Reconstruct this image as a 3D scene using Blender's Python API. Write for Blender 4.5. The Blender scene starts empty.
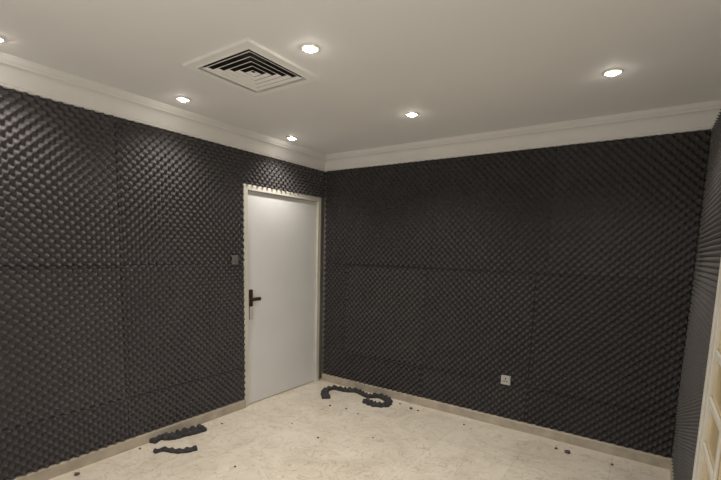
import bpy, bmesh, math, random
import numpy as np
from mathutils import Vector, Matrix
random.seed(7); rng=np.random.RandomState(3)
C=bpy.context.scene.collection
R=math.radians
W=3.372; HT=2.412; HC=2.565; WO=0.056; FO=0.035; YF=-5.2; FB=0.085
# ---------------------------------------------------------------- camera
CP=Vector((3.133,-3.733,1.541)); YAW,PIT,ROL,FPX,SY=-0.608,-0.121,0.027,419.456,61.7
f=Vector((math.sin(YAW)*math.cos(PIT),math.cos(YAW)*math.cos(PIT),math.sin(PIT)))
r0=Vector((math.cos(YAW),-math.sin(YAW),0)); u0=r0.cross(f)
rr=r0*math.cos(ROL)+u0*math.sin(ROL); uu=-r0*math.sin(ROL)+u0*math.cos(ROL)
cd=bpy.data.cameras.new('camera'); cam=bpy.data.objects.new('camera',cd); C.objects.link(cam)
m=Matrix(((rr.x,uu.x,-f.x,CP.x),(rr.y,uu.y,-f.y,CP.y),(rr.z,uu.z,-f.z,CP.z),(0,0,0,1)))
cam.matrix_world=m
cd.sensor_fit='HORIZONTAL'; cd.sensor_width=36; cd.lens=FPX/721*36; cd.shift_y=SY/721; cd.clip_start=0.02
bpy.context.scene.camera=cam
def at(px,py,x=None,y=None,z=None):     # survey: where a sight line meets a wall, floor or ceiling plane
    d=f*FPX+rr*(px-360.5)-uu*(py-240-SY)
    if z is not None: t=(z-CP.z)/d.z
    elif x is not None: t=(x-CP.x)/d.x
    else: t=(y-CP.y)/d.y
    return CP+d*t
# ---------------------------------------------------------------- materials
def mat(name,col,rough=.6,metal=0,var=.08,scale=8,bump=0,bscale=60,emit=None,es=0,spec=.5):
    M=bpy.data.materials.new(name); M.use_nodes=True; N=M.node_tree.nodes; L=M.node_tree.links
    b=N['Principled BSDF']; b.inputs['Roughness'].default_value=rough; b.inputs['Metallic'].default_value=metal
    b.inputs['Specular IOR Level'].default_value=spec
    tc=N.new('ShaderNodeTexCoord'); n=N.new('ShaderNodeTexNoise'); n.inputs['Scale'].default_value=scale; n.inputs['Detail'].default_value=5
    L.new(tc.outputs['Object'],n.inputs['Vector'])
    cr=N.new('ShaderNodeValToRGB'); cr.color_ramp.elements[0].position=.3; cr.color_ramp.elements[1].position=.7
    cr.color_ramp.elements[0].color=(*[c*(1-var) for c in col],1); cr.color_ramp.elements[1].color=(*[min(1,c*(1+var)) for c in col],1)
    L.new(n.outputs['Fac'],cr.inputs['Fac']); L.new(cr.outputs['Color'],b.inputs['Base Color'])
    if bump:
        n2=N.new('ShaderNodeTexNoise'); n2.inputs['Scale'].default_value=bscale; n2.inputs['Detail'].default_value=6
        L.new(tc.outputs['Object'],n2.inputs['Vector'])
        bp=N.new('ShaderNodeBump'); bp.inputs['Strength'].default_value=bump; bp.inputs['Distance'].default_value=.01
        L.new(n2.outputs['Fac'],bp.inputs['Height']); L.new(bp.outputs['Normal'],b.inputs['Normal'])
    if emit: b.inputs['Emission Color'].default_value=(*emit,1); b.inputs['Emission Strength'].default_value=es
    return M
M_ceil=mat('ceiling_paint',(.75,.745,.73),.75,var=.02,scale=1.5,bump=.05,bscale=40)
M_corn=mat('cornice_plaster',(.67,.66,.64),.75,var=.03,scale=4)
M_wall=mat('wall_paint',(.25,.235,.21),.8,var=.06)
M_foams=[mat('foam_charcoal_%d'%i,c,1,var=.06,scale=3,spec=.0) for i,c in enumerate([(.082,.076,.077),(.063,.058,.058),(.090,.083,.084),(.100,.094,.093),(.068,.063,.063)])]  # right-wall tone is lighter: the light it catches is put into the colour
M_scrap=mat('foam_scrap',(.055,.053,.055),.95,var=.3,scale=40,bump=.4,bscale=300,spec=.1)
M_base=mat('skirting_marble',(.40,.35,.28),.4,var=.18,scale=9)
M_frame=mat('door_frame_cream',(.60,.575,.51),.5,var=.05,scale=6)
M_leaf=mat('door_leaf_white',(.69,.685,.675),.6,var=.02,scale=3)
M_bronze=mat('dark_bronze',(.10,.06,.045),.35,.6,var=.2,scale=30)
M_chrome=mat('satin_steel',(.58,.55,.51),.35,.1,var=.05)
M_gold=mat('amber_pane',(.60,.47,.26),.2,0,var=.12,scale=5)
M_white=mat('white_plastic',(.40,.39,.37),.5,var=.02)
M_grey=mat('dusty_grey_plastic',(.13,.12,.115),.7,var=.1)
M_hole=mat('dark_hole',(.05,.05,.05),.8)
M_vent=mat('vent_white_metal',(.80,.79,.76),.5,var=.03)
M_duct=mat('duct_dark',(.06,.055,.05),.9)
M_glow=mat('lamp_core',(1,.95,.85),.4,emit=(1,.92,.80),es=85)
M_glow2=mat('lamp_rim_glow',(1,.95,.85),.4,emit=(1,.88,.68),es=1.1)
M_crumb=mat('foam_crumb',(.10,.09,.085),.95,var=.3,scale=80)
def marble():
    M=bpy.data.materials.new('floor_marble'); M.use_nodes=True; N=M.node_tree.nodes; L=M.node_tree.links; b=N['Principled BSDF']
    tc=N.new('ShaderNodeTexCoord')
    n=N.new('ShaderNodeTexNoise'); n.inputs['Scale'].default_value=3.0; n.inputs['Detail'].default_value=12; n.inputs['Roughness'].default_value=.72; n.inputs['Distortion'].default_value=.6
    L.new(tc.outputs['Object'],n.inputs['Vector'])
    cr=N.new('ShaderNodeValToRGB'); e=cr.color_ramp.elements
    e[0].position=.30; e[0].color=(.57,.505,.415,1); e[1].position=.72; e[1].color=(.78,.715,.62,1)
    x=e.new(.5); x.color=(.69,.625,.525,1)
    L.new(n.outputs['Fac'],cr.inputs['Fac'])
    n2=N.new('ShaderNodeTexNoise'); n2.inputs['Scale'].default_value=5; n2.inputs['Detail'].default_value=9; n2.inputs['Distortion'].default_value=2.0
    L.new(tc.outputs['Object'],n2.inputs['Vector'])
    v=N.new('ShaderNodeValToRGB'); e=v.color_ramp.elements
    e[0].position=.48; e[0].color=(1,1,1,1); e[1].position=.52; e[1].color=(1,1,1,1); x=e.new(.5); x.color=(.76,.69,.60,1)
    L.new(n2.outputs['Fac'],v.inputs['Fac'])
    mx=N.new('ShaderNodeMix'); mx.data_type='RGBA'; mx.blend_type='MULTIPLY'; mx.inputs[0].default_value=.85
    L.new(cr.outputs['Color'],mx.inputs[6]); L.new(v.outputs['Color'],mx.inputs[7])
    br=N.new('ShaderNodeTexBrick'); br.offset=0; br.inputs['Scale'].default_value=1; br.inputs['Brick Width'].default_value=.6; br.inputs['Row Height'].default_value=.6
    br.inputs['Mortar Size'].default_value=.002; br.inputs['Color1'].default_value=(1,1,1,1); br.inputs['Color2'].default_value=(.96,.955,.945,1); br.inputs['Mortar'].default_value=(.80,.76,.70,1)
    L.new(tc.outputs['Object'],br.inputs['Vector'])
    m2=N.new('ShaderNodeMix'); m2.data_type='RGBA'; m2.blend_type='MULTIPLY'; m2.inputs[0].default_value=1
    L.new(mx.outputs[2],m2.inputs[6]); L.new(br.outputs['Color'],m2.inputs[7]); L.new(m2.outputs[2],b.inputs['Base Color'])
    b.inputs['Roughness'].default_value=.24
    return M
M_floor=marble()
# ---------------------------------------------------------------- helpers
def link(name,me,mt,parent=None,smooth=False):
    if mt: me.materials.append(mt)
    if smooth: me.polygons.foreach_set('use_smooth',[True]*len(me.polygons))
    o=bpy.data.objects.new(name,me); C.objects.link(o)
    if parent: o.parent=parent
    return o
def obj(name,bm,mt,parent=None,smooth=False):
    bmesh.ops.recalc_face_normals(bm,faces=bm.faces)
    me=bpy.data.meshes.new(name); bm.to_mesh(me); bm.free(); return link(name,me,mt,parent,smooth)
def box(bm,x0,x1,y0,y1,z0,z1,bev=0):
    g=bmesh.ops.create_cube(bm,size=1)['verts']
    for v in g: v.co=Vector(((x0+x1)/2+v.co.x*(x1-x0),(y0+y1)/2+v.co.y*(y1-y0),(z0+z1)/2+v.co.z*(z1-z0)))
    if bev:
        es=list({e for v in g for e in v.link_edges}); bmesh.ops.bevel(bm,geom=es,offset=bev,segments=2,affect='EDGES',profile=.5)
def lathe(bm,prof,n=32,c=(0,0,0),axis='z'):
    rings=[]
    for rad,h in prof:
        ring=[]
        for k in range(n):
            a=2*math.pi*k/n; p=(rad*math.cos(a),rad*math.sin(a),h)
            if axis=='x': p=(h,rad*math.cos(a),rad*math.sin(a))
            if axis=='y': p=(rad*math.cos(a),h,rad*math.sin(a))
            ring.append(bm.verts.new(Vector(c)+Vector(p)))
        rings.append(ring)
    for a,b in zip(rings,rings[1:]):
        for k in range(n): bm.faces.new((a[k],a[(k+1)%n],b[(k+1)%n],b[k]))
    bm.faces.new(rings[0]); bm.faces.new(rings[-1])
def empty(name,loc,label=None,cat=None,group=None,kind=None):
    o=bpy.data.objects.new(name,None); C.objects.link(o); o.location=loc; o.empty_display_size=.05
    tag(o,label,cat,group,kind); return o
def tag(o,label=None,cat=None,group=None,kind=None):
    if label:o['label']=label
    if cat:o['category']=cat
    if group:o['group']=group
    if kind:o['kind']=kind
    return o
def struct(name,bm,mt): return tag(obj(name,bm,mt),kind='structure')
# ---------------------------------------------------------------- vent placement (needed for the ceiling hole)
vc=[at(184,64,z=HC),at(245,38,z=HC),at(316,78,z=HC),at(262,94,z=HC)]
vx=sum(p.x for p in vc)/4; vy=sum(p.y for p in vc)/4
VS=0.277; HS=VS-.050
# ---------------------------------------------------------------- room shell
bm=bmesh.new(); box(bm,-WO-.2,W+WO+.2,YF-.2,WO+.2,-.1,0); struct('floor',bm,M_floor)
bm=bmesh.new()
X0,X1,Y0,Y1=-WO-.2,W+WO+.2,YF-.2,WO+.2
for a in ((X0,vx-HS,Y0,Y1),(vx+HS,X1,Y0,Y1),(vx-HS,vx+HS,Y0,vy-HS),(vx-HS,vx+HS,vy+HS,Y1)): box(bm,*a,HC,HC+.1)
struct('ceiling',bm,M_ceil)
DL0,DL1,DH=-1.141,-.048,2.12           # left door opening (outer frame)
RD0,RD1,RDH=-2.36,-1.39,2.12           # right glazed door
bm=bmesh.new()
box(bm,-WO-.15,-WO,YF,DL0,0,HC); box(bm,-WO-.15,-WO,DL1,WO,0,HC); box(bm,-WO-.15,-WO,DL0,DL1,DH,HC); struct('wall_left',bm,M_wall)
bm=bmesh.new(); box(bm,-WO-.15,W+WO+.15,WO,WO+.15,0,HC); struct('wall_back',bm,M_wall)
bm=bmesh.new(); box(bm,W+WO,W+WO+.15,YF,RD0,0,HC); box(bm,W+WO,W+WO+.15,RD1,WO,0,HC); box(bm,W+WO,W+WO+.15,RD0,RD1,RDH,HC); struct('wall_right',bm,M_corn)
bm=bmesh.new(); box(bm,-WO-.15,W+WO+.15,YF-.15,YF,0,HC); struct('wall_front',bm,M_corn)
# cornice / skirting loft; e = distance into the room from the foam face
def run(name,prof,p0,p1,inn,mt,m0=1,m1=1):
    bm=bmesh.new(); d=(Vector(p1)-Vector(p0)).normalized(); n=Vector(inn); A=[];B=[]
    for e,z in prof:
        A.append(bm.verts.new(Vector(p0)+n*e+d*e*m0+Vector((0,0,z)))); B.append(bm.verts.new(Vector(p1)+n*e-d*e*m1+Vector((0,0,z))))
    k=len(prof)
    for i in range(k): bm.faces.new((A[i],A[(i+1)%k],B[(i+1)%k],B[i]))
    bm.faces.new(A); bm.faces.new(B[::-1]); return struct(name,bm,mt)
pr=[(-WO,HT),(.006,HT),(.011,HT+.003),(.011,HT+.012),(.016,HT+.016)]
for i in range(13):
    a=i/12*math.pi/2; pr.append((.018+.055*(1-math.cos(a)),HT+.020+.086*math.sin(a)))
pr+=[(.078,HT+.110),(.080,HT+.116),(.088,HT+.122),(.096,HT+.130),(.101,HT+.140),(.106,HT+.146),(.107,HC),(-WO,HC)]
YW=YF+WO
run('trim_1',pr,(0,YW,0),(0,0,0),(1,0,0),M_corn); run('trim_2',pr,(0,0,0),(W+WO,0,0),(0,-1,0),M_corn,1,0)
bp=[(-WO,0),(.012,0),(.012,FB-.012),(.006,FB-.002),(-WO,FB-.002)]
run('baseboard_left',bp,(0,YW,0),(0,DL0,0),(1,0,0),M_base,1,0); run('baseboard_back',bp,(0,0,0),(W,0,0),(0,-1,0),M_base)
run('baseboard_right',bp,(W,0,0),(W,RD1,0),(-1,0,0),M_base,1,0); run('baseboard_front',bp,(W,YW,0),(0,YW,0),(0,1,0),M_base)
# ---------------------------------------------------------------- foam panels
P=.030; ST=P/5.4
def foam(org,U,Nn,a0,a1,z0,z1,label,mi):
    a0+=.0010;a1-=.0010;z0+=.0008;z1-=.0008
    na=max(3,int(round((a1-a0)/ST))); nz=max(3,int(round((z1-z0)/ST)))
    ga=np.linspace(a0,a1,na+1); gz=np.linspace(z0,z1,nz+1)
    ga=np.concatenate(([a0],ga,[a1])); gz=np.concatenate(([z0],gz,[z1]))
    A,Z=np.meshgrid(ga,gz,indexing='ij')
    pa,pz=rng.rand(2)*2*P
    s=.5+.5*np.sin(math.pi*(A-a0+pa)/P)*np.sin(math.pi*(Z-z0+pz)/P)
    lift=rng.uniform(-.003,.003)
    wob=.003*np.sin(A*3.1+rng.rand()*6)*np.sin(Z*2.7+rng.rand()*6)
    s=s**1.9; s=s*(1.25-.25*s)          # separate bumps with rounded tips
    H=.016+.037*s+lift+wob
    H[0,:]=0;H[-1,:]=0;H[:,0]=0;H[:,-1]=0
    H=H-FO
    org=np.array(org);U=np.array(U);Nn=np.array(Nn)
    co=(org+A[...,None]*U+H[...,None]*Nn); co[...,2]+=Z
    n1,n2=A.shape; idx=np.arange(n1*n2).reshape(n1,n2)
    q=np.stack([idx[:-1,:-1],idx[1:,:-1],idx[1:,1:],idx[:-1,1:]],-1).reshape(-1,4)
    nrm=np.cross(U,[0,0,1])
    if nrm@Nn<0: q=q[:,::-1]
    me=bpy.data.meshes.new('acoustic_foam_panel'); nf=len(q)
    me.vertices.add(n1*n2); me.vertices.foreach_set('co',co.reshape(-1).astype(np.float32))
    me.loops.add(nf*4); me.loops.foreach_set('vertex_index',q.reshape(-1).astype(np.int32))
    me.polygons.add(nf); me.polygons.foreach_set('loop_start',np.arange(0,nf*4,4,dtype=np.int32)); me.polygons.foreach_set('loop_total',np.full(nf,4,dtype=np.int32))
    me.update(calc_edges=True); me.validate()
    o=link('acoustic_foam_panel',me,M_foams[mi],smooth=True)
    tag(o,label,'foam panel','charcoal egg-crate foam panels on the walls'); return o
LW=((0,0,0),(0,-1,0),(1,0,0)); BW=((0,0,0),(1,0,0),(0,-1,0)); RW=((W,0,0),(0,-1,0),(-1,0,0))
Z1,Z2=.40,1.39
T='charcoal egg-crate foam panel '
S=[ (LW,.0,1.141,2.12,HT,'filling the strip between door head and cornice',0),
 (LW,1.141,2.238,Z2,HT,'just left of the white door, top row under the cornice',0),
 (LW,1.141,2.238,Z1,Z2,'just left of the white door, middle row beside the handle',0),
 (LW,1.141,2.238,FB,Z1,'left of the white door, short bottom row on the skirting',0),
 (LW,2.238,3.238,Z2,HT,'on door wall at the far left, top row',2),
 (LW,2.238,3.238,Z1,Z2,'on door wall at the far left, middle row',2),
 (LW,2.238,3.238,FB,Z1,'on door wall at the far left, short bottom row',0),
 (BW,.017,1.35,Z2,HT,'on the back wall against the room corner, top row',1),
 (BW,1.35,2.40,Z2,HT,'in the middle of the back wall, top row under the cornice',1),
 (BW,2.40,3.355,Z2,HT,'at the right end of the back wall, top row',4),
 (BW,.017,.33,Z1,Z2,'narrow, on the back wall beside the room corner, middle row',1),
 (BW,.33,1.30,Z1,Z2,'on the back wall, middle row, second from the room corner',4),
 (BW,1.30,2.32,Z1,Z2,'in the middle row of the back wall, above the socket',1),
 (BW,2.32,3.355,Z1,Z2,'at the right end of the back wall, middle row',1),
 (BW,.017,1.30,FB,Z1,'low on the back wall behind the curled scrap, bottom row',1),
 (BW,1.30,2.32,FB,Z1,'low on the back wall holding the socket, bottom row',4),
 (BW,2.32,3.355,FB,Z1,'at the right end of the back wall, bottom row on skirting',1),
 (RW,.017,1.385,Z2,HT,'on the right wall seen edge on, top row',3),
 (RW,.017,1.385,Z1,Z2,'on the right wall seen edge on, middle row',3),
 (RW,.017,1.385,FB,Z1,'on the right wall seen edge on, short bottom row',3)]
for i,(w,a0,a1,z0,z1,l,mi) in enumerate(S): foam(*w,a0,a1,z0,z1,T+l,mi)
# ---------------------------------------------------------------- door in left wall
d=empty('door_1',(-WO,(DL0+DL1)/2,0),kind='structure'); dinv=Matrix.Translation(-d.location)
def fr(name,par,x0,x1,y0,y1,z1,w,mt):
    bm=bmesh.new()
    box(bm,x0,x1,y0,y0+w,0,z1,.004); box(bm,x0,x1,y1-w,y1,0,z1,.004); box(bm,x0,x1,y0+w,y1-w,z1-w,z1,.004)
    return obj(name,bm,mt,par)
FW=.050
fo=fr('door_frame',d,-WO-.12,-.004,DL0,DL1,DH,FW,M_frame); fo.matrix_parent_inverse=dinv
XL=-.030
bm=bmesh.new(); st=.014
for a in ((DL0+FW,DL0+FW+st,0,DH-FW),(DL1-FW-st,DL1-FW,0,DH-FW),(DL0+FW,DL1-FW,DH-FW-st,DH-FW)): box(bm,XL-.07,XL-.044,*a)
o=obj('door_stop',bm,M_frame,d); o.matrix_parent_inverse=dinv
g=FW+.003
bm=bmesh.new(); box(bm,XL-.042,XL,DL0+g,DL1-g,.006,DH-g,.003); leaf=obj('door_leaf',bm,M_leaf,d); leaf.matrix_parent_inverse=dinv
hp=at(254,303,x=XL); hy,hz=DL0+g+.045,hp.z
bm=bmesh.new(); box(bm,XL,XL+.008,hy-.023,hy+.023,hz-.155,hz+.135,.004); obj('handle_plate',bm,M_bronze,leaf)
bm=bmesh.new(); lathe(bm,[(.014,XL+.006),(.014,XL+.045)],16,(0,hy,hz+.045),'x'); box(bm,XL+.036,XL+.060,hy-.018,hy+.085,hz+.026,hz+.062,.009); obj('lever_handle',bm,M_bronze,leaf)
bm=bmesh.new(); box(bm,XL+.007,XL+.013,hy-.0225,hy+.0225,hz-.152,hz-.03,.0015); kc=obj('keyhole_cover',bm,M_chrome,leaf)
for hzz in (.25,1.05,1.85):
    bm=bmesh.new(); lathe(bm,[(.008,hzz-.05),(.008,hzz+.05)],14,(XL+.004,DL1-g,0)); obj('hinge',bm,M_chrome,leaf)
# ---------------------------------------------------------------- glazed door in right wall
d2=empty('door_2',(W,(RD0+RD1)/2,0),kind='structure'); inv=Matrix.Translation(-d2.location)
o=fr('door_frame',d2,W-.014,W+WO+.1,RD0,RD1,RDH,.045,M_frame); o.matrix_parent_inverse=inv
bm=bmesh.new(); a,b=RD0+.048,RD1-.048; s=.05
box(bm,W-.008,W+.035,a,a+s,.006,RDH-.05,.003); box(bm,W-.008,W+.035,b-s,b,.006,RDH-.05,.003)
box(bm,W-.007,W+.034,a+s,b-s,.006,.16,.003); box(bm,W-.007,W+.034,a+s,b-s,RDH-.14,RDH-.05,.003)
l2=obj('door_leaf',bm,M_frame,d2); l2.matrix_parent_inverse=inv
bm=bmesh.new(); box(bm,W+.006,W+.012,a+s,b-s,.16,RDH-.14); obj('glass_pane',bm,M_gold,l2)
bm=bmesh.new(); zz=.16+.2
while zz<RDH-.25:
    box(bm,W-.004,W+.006,a+s,b-s,zz-.014,zz+.014,.003); zz+=.2
ym=(a+b)/2; box(bm,W-.0035,W+.006,ym-.014,ym+.014,.16,RDH-.14,.003)
obj('glazing_bars',bm,M_frame,l2)
# ---------------------------------------------------------------- switch and socket
sp=at(235,260,x=.01)
t=empty('light_switch',(-WO,sp.y,sp.z),'small grey light switch sunk in the foam left of the door','switch')
bm=bmesh.new(); box(bm,.064,.073,-.034,.034,-.041,.041,.004); obj('switch_plate',bm,M_grey,t)
bm=bmesh.new(); box(bm,.073,.077,-.012,.012,-.018,.018,.0015); obj('rocker',bm,M_grey,t)
sp=at(506,380,y=0)
t=empty('wall_socket',(sp.x,WO,sp.z),'white square power socket set low in the back wall foam','socket')
bm=bmesh.new(); box(bm,-.041,.041,-.072,0,-.041,.041,.004); bp_=obj('socket_plate',bm,M_white,t)
bm=bmesh.new()
for dx,dz,w_,h in ((0,.016,.004,.009),(-.012,-.008,.008,.0035),(.012,-.008,.008,.0035)): box(bm,dx-w_,dx+w_,-.0735,-.071,dz-h,dz+h)
obj('pin_holes',bm,M_hole,bp_)
bm=bmesh.new(); box(bm,.022,.034,-.076,-.071,.018,.034,.001); obj('socket_switch',bm,M_white,bp_)
# ---------------------------------------------------------------- ceiling vent
t=empty('air_vent',(vx,vy,HC),'square white ceiling air vent with nested slanted louvres','vent')
def ring(bm,o,i,z0,z1,o2=None,i2=None):
    o2=o if o2 is None else o2; i2=i if i2 is None else i2
    q=[]
    for h,z in ((o,z0),(i,z0),(i2,z1),(o2,z1)): q.append([bm.verts.new((sx*h,sy*h,z)) for sx,sy in ((-1,-1),(1,-1),(1,1),(-1,1))])
    for a in range(4):
        A,B=q[a],q[(a+1)%4]
        for k in range(4): bm.faces.new((A[k],A[(k+1)%4],B[(k+1)%4],B[k]))
bm=bmesh.new(); ring(bm,VS-.003,HS-.002,-.014,.0,VS,HS-.002); ring(bm,HS-.002,HS-.006,-.018,.006); obj('vent_frame',bm,M_vent,t)
bm=bmesh.new(); ring(bm,HS,HS-.001,0,.16)
vs=[bm.verts.new((sx*HS,sy*HS,.16)) for sx,sy in ((-1,-1),(1,-1),(1,1),(-1,1))]; bm.faces.new(vs); obj('duct_box',bm,M_duct,t)
h=HS-.026
while h>.03:
    bm=bmesh.new(); ring(bm,h,h-.003,-.015,-.006,h-.019,h-.022); obj('louvre',bm,M_vent,t); h-=.0420
# ---------------------------------------------------------------- downlights
LPX=[(310,48,'between the air vent and the middle of the ceiling',42),(183,99,'left of the air vent near the door wall',34),(292,138,'nearest the room corner above the door',34),
     (412,114,'nearest the middle of the back wall',46),(613,72,'rightmost of the lit ceiling lights',40),(-7,37,'cut off at the left photo edge',36)]
lights=[]
for a,b,l,e in LPX:
    p=at(a,b,z=HC); lights.append((p.x,p.y,'small round recessed ceiling downlight, '+l,e))
def downlight(x,y,l):
    t=empty('ceiling_downlight',(x,y,HC),l,'ceiling light','recessed downlights in the ceiling')
    bm=bmesh.new(); n=40; prof=[(.048,0),(.047,-.004),(.042,-.006),(.037,-.004),(.035,.0),(.035,.001)]
    rings=[[bm.verts.new((q*math.cos(2*math.pi*k/n),q*math.sin(2*math.pi*k/n),h)) for k in range(n)] for q,h in prof]
    for A,B in zip(rings,rings[1:]):
        for k in range(n): bm.faces.new((A[k],A[(k+1)%n],B[(k+1)%n],B[k]))
    obj('trim_ring',bm,M_vent,t,True)
    bm=bmesh.new(); lathe(bm,[(.0348,-.0005),(.034,-.0025),(.024,-.0035)],32); obj('reflector',bm,M_glow2,t,True)
    bm=bmesh.new(); lathe(bm,[(.024,-.0036),(.023,-.010),(.018,-.015),(.010,-.018),(.003,-.0185)],32); obj('lamp_lens',bm,M_glow,t,True)
def spot(x,y,e):
    ld=bpy.data.lights.new('ceiling_beam','SPOT'); ld.energy=e; ld.spot_size=R(134); ld.spot_blend=1; ld.shadow_soft_size=.04; ld.color=(1,.95,.88)
    o=bpy.data.objects.new('ceiling_beam',ld); C.objects.link(o); o.location=(x,y,HC-.035)
for x,y,l,e in lights: downlight(x,y,l); spot(x,y,e)
for x,y in ((1.75,-4.4),(2.45,-2.55),(2.9,-4.5)): spot(x,y,35)  # unseen beams without fittings, added to brighten the room and right wall
# soft fill added out of view and aimed up to brighten the ceiling
ad=bpy.data.lights.new('ceiling_fill','AREA'); ad.shape='DISK'; ad.size=1.4; ad.energy=25; ad.color=(1,.955,.89)
ao=bpy.data.objects.new('ceiling_fill',ad); C.objects.link(ao); ao.location=(2.2,-4.2,.35); ao.rotation_euler=(R(180-36),0,0)
# ---------------------------------------------------------------- foam offcuts on the floor
def strip(pts,w,h,label,seed,rag=.06,sc=.2):
    rs=random.Random(seed); P3=[at(a,b,z=0.0) for a,b in pts]
    for q in P3: q.y=min(q.y,-.012-w*.62)        # keep clear of the back skirting
    c=sum(P3,Vector())/len(P3); Q=[]
    for i in range(len(P3)-1):
        p0=P3[max(i-1,0)];p1=P3[i];p2=P3[i+1];p3=P3[min(i+2,len(P3)-1)]
        n=max(4,int((p2-p1).length/.009))
        for k in range(n):
            s=k/n; Q.append(.5*((2*p1)+(p2-p0)*s+(2*p0-5*p1+4*p2-p3)*s*s+(3*p1-p0-3*p2+p3)*s**3))
    Q.append(P3[-1]); bm=bmesh.new(); R_=[]; L=0
    for i,q in enumerate(Q):
        tn=(Q[min(i+1,len(Q)-1)]-Q[max(i-1,0)]).normalized(); sd=Vector((-tn.y,tn.x,0)); L+=(q-Q[i-1]).length if i else 0
        en=1 if 0<i<len(Q)-1 else .85
        slow=1+.16*math.sin(L*13+seed)
        top=h*(1-sc+sc*math.sin(L*math.pi/P))*en*rs.uniform(1-rag,1+rag); ws=w/2*slow*en
        l_=ws*rs.uniform(1-rag,1+rag); r_=ws*(.8+.2*math.sin(L*math.pi/P+1.3))*rs.uniform(1-rag,1+rag)
        sec=[(-l_,.0),(r_,.0),(r_*1.04,top*.5),(r_*.8,top*.92),(0,top*.8),(-l_*.85,top),(-l_*1.02,top*.6)]
        R_.append([bm.verts.new(q-c+sd*a+Vector((0,0,b))) for a,b in sec])
    k=len(R_[0])
    for A,B in zip(R_,R_[1:]):
        for j in range(k): bm.faces.new((A[j],A[(j+1)%k],B[(j+1)%k],B[j]))
    bm.faces.new(R_[0]);bm.faces.new(R_[-1])
    o=obj('foam_offcut',bm,M_scrap,None,False); o.location=(c.x,c.y,.0005); tag(o,label,'foam scrap')
strip([(326,399),(325,392),(334,389),(346,391),(357,392),(368,397),(379,397),(388,401),(387,406),(375,406),(365,402)],.078,.042,'long curled charcoal foam offcut by the room corner skirting',1,.09,.20)
strip([(150,443),(160,438),(172,438),(186,434),(205,429)],.10,.045,'thick charcoal foam offcut lying along the left skirting',3,.10,.18)
strip([(154,453),(164,450.5),(180,452),(197,449)],.055,.026,'thin flat charcoal foam offcut in front of the thick one',4,.12)
CR=[(77,475,.018,'at the foot of the left skirting near the photo edge'),(235,467,.009,'alone on the open floor left of the middle'),
(318,438,.009,'on the open floor below the door'),(330,406,.012,'just in front of the long curled offcut'),(346,409,.009,'second in front of the long curled offcut'),
(411,409,.016,'by the back skirting right of the curled offcut'),(418,411,.011,'right beside the one by the back skirting'),(373,438,.007,'in the middle of the floor'),
(567,453,.022,'largest one, by the back skirting at the right'),(556,449,.013,'just left of the largest one at the right'),(292,424,.007,'on the floor in front of the white door'),
(612,465,.011,'rightmost, by the back skirting'),(222,424,.009,'by the left skirting between the thick offcut and the door'),(140,449,.010,'just left of the thick offcut'),
(400,404,.010,'hard against the skirting, nearest the curled offcut'),(464,425,.009,'by the back skirting below the socket'),(358,414,.008,'furthest in front of the curled offcut, tiny')]
for i,(a,b,s,l) in enumerate(CR):
    p=at(a,b,z=0); bm=bmesh.new(); bmesh.ops.create_icosphere(bm,subdivisions=2,radius=s)
    rs=random.Random(i)
    for v in bm.verts: v.co*=rs.uniform(.7,1.15); v.co.z=max(v.co.z*.7,-s*.45)
    zm=min(v.co.z for v in bm.verts)
    for v in bm.verts: v.co.z-=zm
    o=obj('foam_crumb',bm,M_crumb); o.location=p; tag(o,'small dark foam crumb '+l,'crumb','foam crumbs on the floor')
# ---------------------------------------------------------------- world / view
w=bpy.data.worlds.new('world'); bpy.context.scene.world=w; w.use_nodes=True; w.node_tree.nodes['Background'].inputs[0].default_value=(.02,.02,.02,1)
bpy.context.scene.view_settings.view_transform='Standard'
